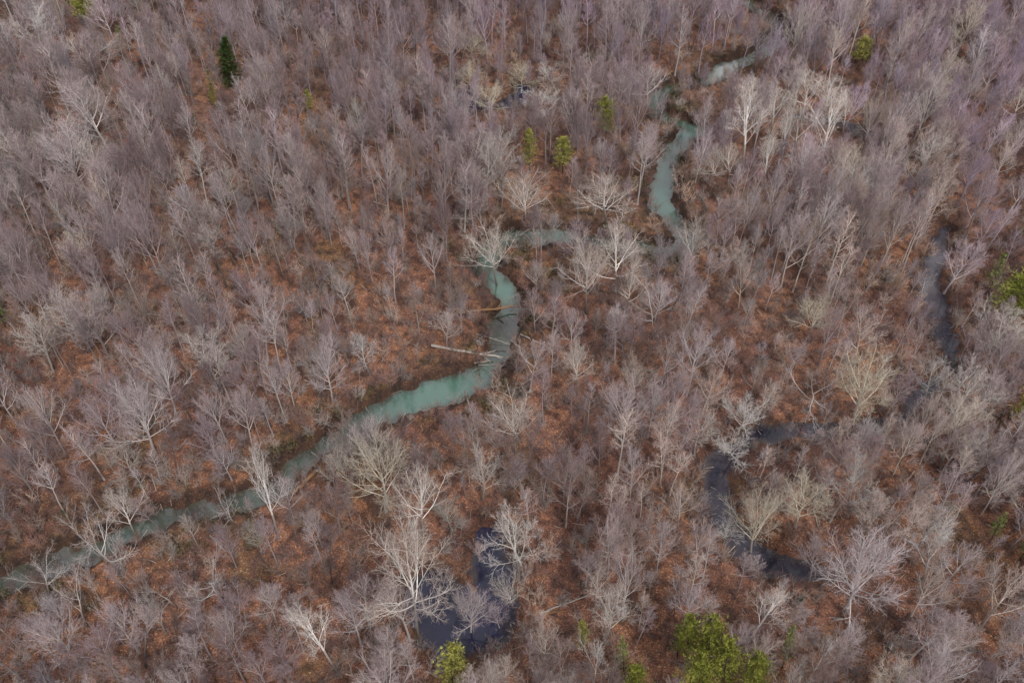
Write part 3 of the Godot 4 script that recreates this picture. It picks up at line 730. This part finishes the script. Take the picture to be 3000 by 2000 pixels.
func fallen_log(l: Array) -> void:
	var a := Vector3(l[0], 0, l[1])
	var b := Vector3(l[2], 0, l[3])
	var r: float = l[4] * 0.72
	var o := thing("fallen_log", l[6], "log", "fallen logs on the forest floor and over the creek")
	a.y = maxf(ground_y(a.x, a.z), WATER_LEVEL) + r * 0.8
	b.y = maxf(ground_y(b.x, b.z), WATER_LEVEL) + r * 0.6
	for k in 8:
		var p := a.lerp(b, k / 7.0)
		var need := maxf(ground_y(p.x, p.z), WATER_LEVEL) + r * 0.4 - p.y
		if need > 0:
			a.y += need * 0.8
			b.y += need * 0.8
	o.position = a
	rng.seed = int(absf(l[0] * 131.0 + l[1] * 17.0)) + 5
	var d := b - a
	var col: Color = {"pale": lin(0.31, 0.28, 0.25), "brown": lin(0.2, 0.115, 0.065), "dark": lin(0.055, 0.042, 0.036)}[l[5]]
	var s := Shape.new()
	var pts := PackedVector3Array()
	for k in 9:
		pts.append(d * k / 8.0 + Vector3(rng.randf_range(-1, 1), rng.randf_range(-0.5, 0.5), rng.randf_range(-1, 1)) * r * 0.5)
	var rad := taper(9, r, r * 0.5)
	s.tube(pts, rad, 8, col * 0.8, col * 1.1)
	for end in [0, 8]:
		var n := s.V.size()
		s.V.append(pts[end] + d.normalized() * (-0.04 if end == 0 else 0.04))
		s.N.append(d.normalized() * (-1.0 if end == 0 else 1.0))
		s.C.append(lin(0.3, 0.22, 0.15))
		for k in 8:
			s.I.append(n)
			s.I.append(end * 8 + (k if end == 0 else (k + 1) % 8))
			s.I.append(end * 8 + ((k + 1) % 8 if end == 0 else k))
	part("trunk", s.mesh(M.bark), o)
	for k in (6 if d.length() > 8 else 3):
		var br := Shape.new()
		var t := rng.randf_range(0.45, 0.98)
		var q := along(pts, t)
		var dir := aside(d.normalized(), deg_to_rad(rng.randf_range(25, 60)), rng.randf() * TAU)
		dir.y = absf(dir.y)
		var bl := d.length() * rng.randf_range(0.12, 0.26)
		var bp := curve_of(q[0], dir, bl, 4, 0.16, 0.0)
		br.tube(bp, taper(5, r * 0.28, r * 0.06), 5, col, col * 1.2)
		for m in 6:
			var w := along(bp, rng.randf_range(0.3, 1.0))
			br.twig(w[0], aside(w[1], 0.7, rng.randf() * TAU) * bl * rng.randf_range(0.2, 0.4), r * 0.06 + 0.008, col * 1.2)
		part("branch", br.mesh(M.bark), o)


func stone(x: float, z: float) -> void:
	var o := thing("boulder", "pale flat boulder on the bank at the foot of the right-hand stream", "rock")
	o.position = Vector3(x, maxf(ground_y(x, z), WATER_LEVEL) + 0.15, z)
	var n := noise(77, 0.9, 2)
	var s := Shape.new()
	for j in 9:
		for i in 14:
			var a := TAU * i / 14.0
			var b := PI * j / 8.0
			var p := Vector3(sin(b) * cos(a), cos(b), sin(b) * sin(a))
			p *= 1.0 + 0.28 * n.get_noise_3dv(p * 1.6)
			s.V.append(p * Vector3(0.75, 0.3, 0.5))
			s.N.append(p.normalized())
			s.C.append(lin(0.27, 0.22, 0.19))
	for j in 8:
		for i in 14:
			var a := j * 14 + i
			var b := j * 14 + (i + 1) % 14
			s.I.append_array(PackedInt32Array([a, a + 14, b, b, a + 14, b + 14]))
	part("stone", s.mesh(M.bark), o)


# ---------------------------------------------------------------- materials

func make_materials() -> void:
	rng.seed = 7
	# leaf litter: thousands of leaf clumps in many browns, 36 m to a repeat, under a broad mottling that repeats at another size and angle
	var size := 1024
	var im := Image.create(size, size, false, Image.FORMAT_RGB8)
	im.fill(lin(0.15, 0.07, 0.04).linear_to_srgb())
	var browns := [lin(0.3, 0.125, 0.072), lin(0.24, 0.098, 0.06), lin(0.12, 0.055, 0.04), lin(0.4, 0.22, 0.14), lin(0.075, 0.036, 0.024), lin(0.24, 0.14, 0.095), lin(0.15, 0.075, 0.055)]
	for k in 90000:
		var c: Color = (browns[rng.randi() % 7] * rng.randf_range(0.55, 1.2)).linear_to_srgb()
		var w := rng.randi_range(1, 6)
		var g := rng.randi_range(1, 5)
		im.fill_rect(Rect2i(rng.randi() % size, rng.randi() % size, w, g), c)
	var leaves := ImageTexture.create_from_image(im)
	var broad := NoiseTexture2D.new()
	broad.width = 512
	broad.height = 512
	broad.seamless = true
	broad.noise = noise(21, 0.018, 5)
	var ramp := Gradient.new()
	ramp.offsets = PackedFloat32Array([0.0, 0.4, 0.62, 1.0])
	ramp.colors = PackedColorArray([Color(0.5, 0.48, 0.5), Color(0.82, 0.8, 0.8), Color(1, 0.98, 0.95), Color(1, 1, 1)])
	broad.color_ramp = ramp
	var litter := StandardMaterial3D.new()
	litter.albedo_texture = leaves
	litter.uv1_scale = Vector3(1 / 36.0, 1 / 36.0, 1)
	litter.detail_enabled = true
	litter.detail_albedo = broad
	litter.detail_blend_mode = BaseMaterial3D.BLEND_MODE_MUL
	litter.detail_uv_layer = BaseMaterial3D.DETAIL_UV_2
	litter.uv2_scale = Vector3(1 / 23.0, 1 / 23.0, 1)
	litter.vertex_color_use_as_albedo = true
	litter.roughness = 0.95
	M.litter = litter
	var bark := StandardMaterial3D.new()
	bark.vertex_color_use_as_albedo = true
	bark.roughness = 0.9
	bark.metallic_specular = 0.2
	M.bark = bark
	for k in 4:
		var b := bark.duplicate()
		b.albedo_color = [Color(1, 1, 1), Color(0.88, 0.85, 0.87), Color(0.75, 0.72, 0.73), Color(1.07, 1.06, 1.02)][k]
		M["bark_%d" % k] = b
	var needle := StandardMaterial3D.new()
	needle.vertex_color_use_as_albedo = true
	needle.roughness = 0.7
	needle.backlight_enabled = true
	needle.backlight = Color(0.3, 0.35, 0.1)
	needle.cull_mode = BaseMaterial3D.CULL_DISABLED
	M.needle = needle
	var ripple := NoiseTexture2D.new()
	ripple.width = 256
	ripple.height = 256
	ripple.seamless = true
	ripple.as_normal_map = true
	ripple.bump_strength = 1.5
	ripple.noise = noise(41, 0.02, 3)
	for k in 2:
		var w := StandardMaterial3D.new()
		w.vertex_color_use_as_albedo = true
		w.roughness = 0.05 if k else 0.08
		w.metallic_specular = 0.45 if k else 0.71
		w.normal_enabled = true
		w.normal_texture = ripple
		w.normal_scale = 0.05
		w.uv1_triplanar = true
		w.uv1_world_triplanar = true
		w.uv1_scale = Vector3(0.14, 0.14, 0.14)
		M["dark_water" if k else "creek_water"] = w


# ---------------------------------------------------------------- the wood

func in_view(p: Vector3) -> bool:
	var q := p - EYE
	var t := deg_to_rad(PITCH)
	var depth := q.dot(Vector3(0, -sin(t), -cos(t)))
	var k := 2700.0 / depth
	return depth > 1 and absf(q.x) * k < 1500 and absf(q.dot(Vector3(0, cos(t), -sin(t)))) * k < 1000


func hides_water(x: float, z: float, h: float) -> bool:
	for k in 5:
		var y := h * (0.35 + 0.15 * k)
		var f := EYE.y / (EYE.y - y)
		if shore(x * f, z * f) < 0.4:
			var kind := which[at(x * f, z * f)]
			for c in CLEAR_WATER:
				if Vector2(x * f - c[0], z * f - c[1]).length() < c[2]:
					hidden_share = c[3]
					return true
			hidden_share = 0.5 if kind == 0 else 0.34 if kind == 2 or z < -130.0 else 0.34
			return true
	return false


func plant_wood() -> void:
	# [kind, variant, x, z, height, width, yaw, lean x, lean z]
	var taken := []
	for l in LANDMARK_TREES:
		taken.append(Vector3(l[2], l[3], minf(1.2 + l[5] * 0.28, 4.5)))
	for l in EVERGREENS:
		taken.append(Vector3(l[1], l[2], 2.2))
	var cells := {}
	for t in taken:
		var key := Vector2i(floori(t.x / 8.0), floori(t.y / 8.0))
		if not cells.has(key):
			cells[key] = []
		cells[key].append(t)
	var open_marks := []
	for l in LANDMARK_TREES:
		if l[0] in ["sycamore", "birch"]:
			open_marks.append(Vector4(l[2], l[3], l[4] * 0.6, minf(l[5] * 0.35, 3.0)))
	for l in EVERGREENS:
		open_marks.append(Vector4(l[1], l[2], l[3] * (0.3 if l[0] == "cedar" else 0.5), l[4] * 0.5 + 2.2))
	var patches := noise(51, 0.02, 2)
	rng.seed = 4242
	var bare := []
	var slender := []
	var bushes := []
	var step := 3.15
	var z := -280.0
	while z < -30.0:
		var half := 50.0 + 0.37 * -z + 16.0
		var x := -half
		while x < half:
			var px := x + rng.randf_range(0, step) * 0.95
			var pz := z + rng.randf_range(0, step) * 0.95
			x += step
			var u := rng.randf()
			var kind_u := rng.randf()
			var size_u := rng.randf()
			var s := shore(px, pz)
			if s < (0.8 if which[at(px, pz)] == 0 else -2.4) or (s < 0.8 and kind_u > 0.6):
				continue
			var keep := 0.8 - 0.2 * clampf((-95.0 - pz) / 90.0, 0, 1) + 0.3 * patches.get_noise_2d(px, pz)
			var tall := 1.0
			for c in CLEARINGS:
				var d: float = Vector2(px - c[0], pz - c[1]).length() / c[2]
				if d < 1.3:
					var f := clampf((1.3 - d) / 0.6, 0, 1)
					keep *= lerpf(1.0, pow(c[3], 0.42), f)
					tall *= lerpf(1.0, pow(c[4], 0.7), f)
			var near := clampf((pz + 130.0) / 70.0, 0, 1)
			keep *= lerpf(1.0, 0.95, near)
			var far_f := clampf((-90.0 - pz) / 90.0, 0, 1)
			var broad := kind_u < lerpf(0.56, 0.4, far_f) and size_u > 0.25
			var h := lerpf(8.0, 20.0, pow(size_u, 0.7)) * lerpf(1.0, 0.86, near) * lerpf(1.0, tall, 0.7)
			hidden_share = 0.55
			if hides_water(px, pz, h):
				if u > hidden_share:
					continue
				h *= 0.82
			elif u > keep:
				continue
			var clash := false
			var key := Vector2i(floori(px / 8.0), floori(pz / 8.0))
			for dj in 3:
				for di in 3:
					for t in cells.get(key + Vector2i(di - 1, dj - 1), []):
						if Vector2(px - t.x, pz - t.y).length() < t.z:
							clash = true
			if clash:
				continue
			var veiled := false
			for l in open_marks:
				var reach: float = l.w
				var dp := Vector2(l.x, l.y).length()
				var dt := Vector2(px, pz).length()
				if dt > dp or dp - dt > 34.0:
					continue
				var cross := absf(px * l.y - pz * l.x) / dp
				if cross < reach and EYE.y + (l.z - EYE.y) * dt / dp < h:
					veiled = true
					break
			if veiled and rng.randf() < 0.85:
				continue
			var lean := Vector2(rng.randf_range(-1, 1), rng.randf_range(-1, 1)) * h * 0.05
			if broad:
				bare.append([rng.randi() % 6, px, pz, h, h * rng.randf_range(0.34, 0.56) * lerpf(1.0, 0.88, far_f), rng.randf() * TAU, lean])
			else:
				slender.append([rng.randi() % 4, px, pz, h * 0.95, h * rng.randf_range(0.2, 0.3), rng.randf() * TAU, lean])
		z += step
	print("bare ", bare.size(), " slender ", slender.size())
	single_out("bare", "bare_tree", "grey tree", bare, 300 - count_of("bare_tree"), "bare grey trees of the wood")
	single_out("slender", "slender_tree", "slender tree", slender, 300, "slender grey trees of the wood")
	forest([["bare", bare], ["slender", slender]])


func count_of(called: String) -> int:
	return names.get(called, 0)


func single_out(form: String, called: String, what: String, all: Array, most: int, group: String) -> void:
	# the landmark that each stands by, the side, and its rank there by distance
	var marks := []
	for l in LANDMARK_TREES:
		marks.append([Vector2(l[2], l[3]), l[7]])
	for l in EVERGREENS:
		marks.append([Vector2(l[1], l[2]), l[6]])
	var found := {}
	for t in all:
		var best := 0
		var least := 1e9
		for m in marks.size():
			var d: float = (marks[m][0] as Vector2).distance_to(Vector2(t[1], t[2]))
			if d < least:
				least = d
				best = m
		var v: Vector2 = Vector2(t[1], t[2]) - marks[best][0]
		var side := ("to the right of" if v.x > 0 else "to the left of") if absf(v.x) > absf(v.y) else ("in front of" if v.y > 0 else "behind")
		var key := [best, side]
		if not found.has(key):
			found[key] = []
		found[key].append([least, t])
	var shown := []
	for key in found:
		var list: Array = found[key]
		list.sort_custom(func(a, b): return a[0] < b[0])
		for k in list.size():
			var t: Array = list[k][1]
			var mid := Vector3(t[1], t[3] * 0.7, t[2])
			if in_view(mid):
				var order: String = ["nearest", "second", "third", "fourth", "fifth", "sixth", "seventh", "eighth", "ninth", "tenth"][mini(k, 9)]
				shown.append([t[3] / mid.distance_to(EYE), t, "%s, %s one %s %s" % [what, order, key[1].replace("to the ", ""), marks[key[0]][1]], k])
	shown.sort_custom(func(a, b): return a[0] > b[0])
	var n := 0
	for s in shown:
		if n >= most:
			break
		if s[3] > 9:
			continue
		var t: Array = s[1]
		var d: Dictionary = protos[form][t[0]]
		var o := thing(called, s[2], "tree", group)
		o.transform = stand(t[1], t[2], t[3], t[4], t[6], t[5], d)
		dress(o, d, M["bark_%d" % ((n * 7 % 5) % 3 if t[1] + 0.5 * (t[2] + 90.0) < 20.0 else [0, 3, 1, 3, 0][n * 7 % 5])])
		t.append(true)
		n += 1


func forest(lists: Array) -> void:
	var root := Node3D.new()
	root.name = "forest"
	add_child(root)
	root.set_meta("kind", "stuff")
	root.set_meta("label", "far grey wood of bare trees too many to count")
	for l in lists:
		for v in protos[l[0]].size():
			var d: Dictionary = protos[l[0]][v]
			var where := []
			for t in l[1]:
				if t[0] == v and t.size() == 7:
					where.append(t)
			var mm := MultiMesh.new()
			mm.transform_format = MultiMesh.TRANSFORM_3D
			mm.use_colors = true
			mm.mesh = d.whole_mesh
			mm.instance_count = where.size()
			for k in where.size():
				var t: Array = where[k]
				mm.set_instance_transform(k, stand(t[1], t[2], t[3], t[4], t[6], t[5], d))
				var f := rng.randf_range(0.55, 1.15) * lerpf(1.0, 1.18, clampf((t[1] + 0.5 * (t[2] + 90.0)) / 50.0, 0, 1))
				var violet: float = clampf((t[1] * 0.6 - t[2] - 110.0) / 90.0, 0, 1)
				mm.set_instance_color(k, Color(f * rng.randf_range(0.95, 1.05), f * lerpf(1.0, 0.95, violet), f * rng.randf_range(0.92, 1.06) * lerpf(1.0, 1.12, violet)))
			var o := MultiMeshInstance3D.new()
			o.name = "crown"
			o.multimesh = mm
			root.add_child(o, true)


func bush_shape(sd: int, red: float) -> Shape:
	rng.seed = sd
	var s := Shape.new()
	for k in 7:
		var dir := Vector3(rng.randf_range(-0.5, 0.5), 1, rng.randf_range(-0.5, 0.5)).normalized()
		var pts := curve_of(Vector3(rng.randf_range(-0.4, 0.4), -0.1, rng.randf_range(-0.4, 0.4)), dir, rng.randf_range(2.2, 4.2), 4, 0.14, 0.04)
		var c := lin(0.15, 0.115, 0.105) * rng.randf_range(0.7, 1.3)
		s.tube(pts, taper(5, 0.036, 0.012), 3, c, c)
		for m in 12:
			var q := along(pts, rng.randf_range(0.25, 1.0))
			var d := aside(q[1], rng.randf_range(0.4, 0.9), rng.randf() * TAU) * rng.randf_range(0.5, 1.3)
			var tc := lin(0.165 + 0.04 * red, 0.12, 0.115 - 0.02 * red) * rng.randf_range(0.75, 1.25)
			s.twig(q[0], d, 0.019, tc)
			for j in 3:
				s.twig(q[0] + d * rng.randf_range(0.3, 0.9), (d + Vector3(rng.randf_range(-1, 1), rng.randf_range(-0.4, 1), rng.randf_range(-1, 1)) * 0.6) * 0.5, 0.014, tc)
	return s


func scatter(called: String, label: String, meshes: Array, lists: Array) -> void:
	var root := Node3D.new()
	root.name = called
	add_child(root)
	root.set_meta("kind", "stuff")
	root.set_meta("label", label)
	for v in meshes.size():
		var mm := MultiMesh.new()
		mm.transform_format = MultiMesh.TRANSFORM_3D
		mm.use_colors = true
		mm.mesh = meshes[v]
		mm.instance_count = lists[v].size()
		for k in lists[v].size():
			mm.set_instance_transform(k, lists[v][k][0])
			mm.set_instance_color(k, lists[v][k][1])
		var o := MultiMeshInstance3D.new()
		o.name = called
		o.multimesh = mm
		root.add_child(o, true)


func undergrowth() -> void:
	var shapes := [bush_shape(1, 1.0).mesh(M.bark), bush_shape(2, 0.2).mesh(M.bark), bush_shape(3, 0.7).mesh(M.bark)]
	var lists := [[], [], []]
	var thick := noise(61, 0.03, 3)
	rng.seed = 99
	var step := 2.4
	var z := -262.0
	while z < -38.0:
		var half := 50.0 + 0.37 * -z + 8.0
		var x := -half
		while x < half:
			var px := x + rng.randf() * step
			var pz := z + rng.randf() * step
			x += step
			var u := rng.randf()
			var s := shore(px, pz)
			if s < -0.3 or (u > 0.85 + 0.7 * thick.get_noise_2d(px, pz) and s > 2.5):
				continue
			var k := rng.randf_range(0.55, 1.25) * (0.75 if hides_water(px, pz, 3.0) else 1.0)
			var f := rng.randf_range(0.55, 1.25)
			var cool := 1.0
			if rng.randf() < 0.4:
				f *= 2.1
				cool = 0.8
			var b := Basis(Vector3.UP, rng.randf() * TAU).scaled(Vector3(k, k * rng.randf_range(0.7, 1.2), k))
			lists[rng.randi() % 3].append([Transform3D(b, Vector3(px, ground_y(px, pz), pz)), Color(f * cool, f, f * 1.04)])
		z += step
	print("bushes ", lists[0].size() * 3)
	scatter("undergrowth", "reddish brown leafless undergrowth between the trees", shapes, lists)
	# low evergreen cane and briar on the creek banks
	var green := Shape.new()
	rng.seed = 15
	for k in 70:
		var p := Vector3(rng.randfn(0, 0.5), rng.randf_range(0.1, 1.3), rng.randfn(0, 0.5))
		tuft(green, p, Vector3.UP * 0.3, 0.34, 5, lin(0.09, 0.09, 0.035), lin(0.23, 0.2, 0.09))
	for k in 16:
		green.twig(Vector3(rng.randfn(0, 0.4), 0, rng.randfn(0, 0.4)), Vector3(rng.randf_range(-0.5, 0.5), 1.5, rng.randf_range(-0.5, 0.5)), 0.014, lin(0.2, 0.16, 0.11))
	var spots := []
	for c in CREEK:
		for k in 16:
			var a := rng.randf() * TAU
			var r := rng.randf_range(2.0, 11.0)
			var px: float = c[0] + cos(a) * r
			var pz: float = c[1] + sin(a) * r
			if shore(px, pz) < 0.6 or thick.get_noise_2d(px * 2.0 + 300.0, pz * 2.0) < 0.12:
				continue
			var g := rng.randf_range(0.6, 1.5)
			var f := rng.randf_range(0.7, 1.2)
			spots.append([Transform3D(Basis(Vector3.UP, rng.randf() * TAU).scaled(Vector3.ONE * g), Vector3(px, ground_y(px, pz), pz)), Color(f, f, f)])
	scatter("vegetation", "low olive green cane and briar on the creek banks", [green.mesh(M.needle)], [spots])
	# dead sticks on the forest floor
	var stick := Shape.new()
	rng.seed = 16
	var sp := curve_of(Vector3(-1.5, 0.06, 0), Vector3.RIGHT, 3.0, 5, 0.12, 0.0)
	stick.tube(sp, taper(6, 0.05, 0.015), 4, lin(0.26, 0.22, 0.19), lin(0.3, 0.26, 0.23))
	for k in 5:
		var q := along(sp, rng.randf_range(0.2, 0.95))
		stick.twig(q[0], Vector3(rng.randf_range(0.2, 0.9), rng.randf_range(0.0, 0.3), rng.randf_range(-0.8, 0.8)), 0.02, lin(0.28, 0.24, 0.21))
	var lying := []
	for k in 5200:
		var pz := -40.0 - 225.0 * rng.randf()
		var px := rng.randf_range(-1, 1) * (55.0 + 0.37 * -pz)
		if shore(px, pz) < (-2.4 if k % 4 == 0 else -0.2):
			continue
		var g := rng.randf_range(0.4, 1.5) * (2.2 if rng.randf() < 0.08 else 1.0)
		var f := rng.randf_range(0.25, 1.25)
		lying.append([Transform3D(Basis(Vector3.UP, rng.randf() * TAU).scaled(Vector3.ONE * g), Vector3(px, maxf(ground_y(px, pz), WATER_LEVEL), pz)), Color(f, f, f)])
	scatter("branch_litter", "dead sticks lying on the fallen leaves", [stick.mesh(M.bark)], [lying])


func _ready() -> void:
	var cam := Camera3D.new()
	cam.name = "camera"
	cam.position = EYE
	cam.rotation_degrees.x = -PITCH
	cam.fov = 40.65
	cam.near = 0.5
	cam.far = 9000.0
	add_child(cam)
	cam.current = true
	var env := Environment.new()
	env.background_mode = Environment.BG_SKY
	var sky := ProceduralSkyMaterial.new()
	sky.sky_top_color = Color(0.88, 0.885, 0.92)
	sky.sky_horizon_color = Color(0.86, 0.85, 0.87)
	sky.sky_curve = 0.2
	sky.ground_bottom_color = Color(0.3, 0.26, 0.24)
	sky.ground_horizon_color = Color(0.6, 0.58, 0.6)
	sky.sun_angle_max = 5.0
	env.sky = Sky.new()
	env.sky.sky_material = sky
	env.tonemap_mode = Environment.TONE_MAPPER_LINEAR
	env.background_energy_multiplier = 0.62
	env.tonemap_exposure = 2.4
	env.sdfgi_enabled = true
	env.ssao_enabled = true
	env.ssil_enabled = true
	var world := WorldEnvironment.new()
	world.name = "world"
	world.environment = env
	add_child(world)
	var sun := DirectionalLight3D.new()
	sun.name = "sun"
	sun.light_energy = 0.5
	sun.light_angular_distance = 10.0
	sun.light_color = Color(1.0, 0.97, 0.93)
	sun.shadow_enabled = true
	sun.rotation_degrees = Vector3(-52, 28, 0)
	add_child(sun)

	make_materials()
	build_ground()
	var milky := [lin(0.05, 0.04, 0.026), lin(0.036, 0.05, 0.038), lin(0.03, 0.028, 0.022), lin(0.05, 0.105, 0.082), lin(0.2, 0.225, 0.22)]  # last tone puts the pale reflected sky into the water colour
	water("creek", CREEK, WATER_LEVEL, M.creek_water, "milky turquoise creek winding through the wood", milky)
	var purple := [lin(0.05, 0.036, 0.03), lin(0.011, 0.009, 0.018), lin(0.03, 0.025, 0.035), lin(0.088, 0.079, 0.09)]
	water("stream_water", STREAM, WATER_LEVEL, M.dark_water, "narrow purple grey stream ending in an oxbow at the right", purple)
	water("oxbow_water", OXBOW, WATER_LEVEL, M.dark_water, "small blue grey oxbow at the upper right", purple)
	var ink := [lin(0.03, 0.022, 0.02), lin(0.008, 0.008, 0.026), lin(0.016, 0.013, 0.034)]
	water("pond_water", POND, WATER_LEVEL, M.dark_water, "dark blue black pond at the bottom", ink)
	water("slough_water", SLOUGH, WATER_LEVEL, M.dark_water, "dark blue slough in the upper wood", ink)
	water("pool_water", FAR_POOL, WATER_LEVEL, M.dark_water, "small far blue pool at the top right", ink)

	make_protos()
	rng.seed = 31
	for l in LANDMARK_TREES:
		var form: String = l[0]
		var called: String = {"sycamore": "sycamore_tree", "birch": "white_tree", "crooked": "crooked_tree"}.get(form, "bare_tree")
		var d: Dictionary = protos[form][l[1]]
		var o := thing(called, l[8], "tree")
		o.transform = stand(l[2], l[3], l[4], l[5] * 1.16, Vector2(l[6], 0), rng.randf() * TAU, d)
		dress(o, d)
	var pines := {}
	for form in ["pine", "yellow", "thin", "cedar"]:
		pines[form] = [grow_pine(form, 5), grow_pine(form, 8)]
	rng.seed = 33
	for l in EVERGREENS:
		var d: Dictionary = pines[l[0]][rng.randi() % 2]
		var o := thing("cedar_tree" if l[0] == "cedar" else "pine_tree", l[7], "tree")
		o.transform = stand(l[1], l[2], l[3], l[4] * 1.25, Vector2(l[5], 0), rng.randf() * TAU, d)
		dress(o, d)
	plant_wood()
	for l in LOGS:
		fallen_log(l)
	stone(BOULDER[0], BOULDER[1])
	undergrowth()
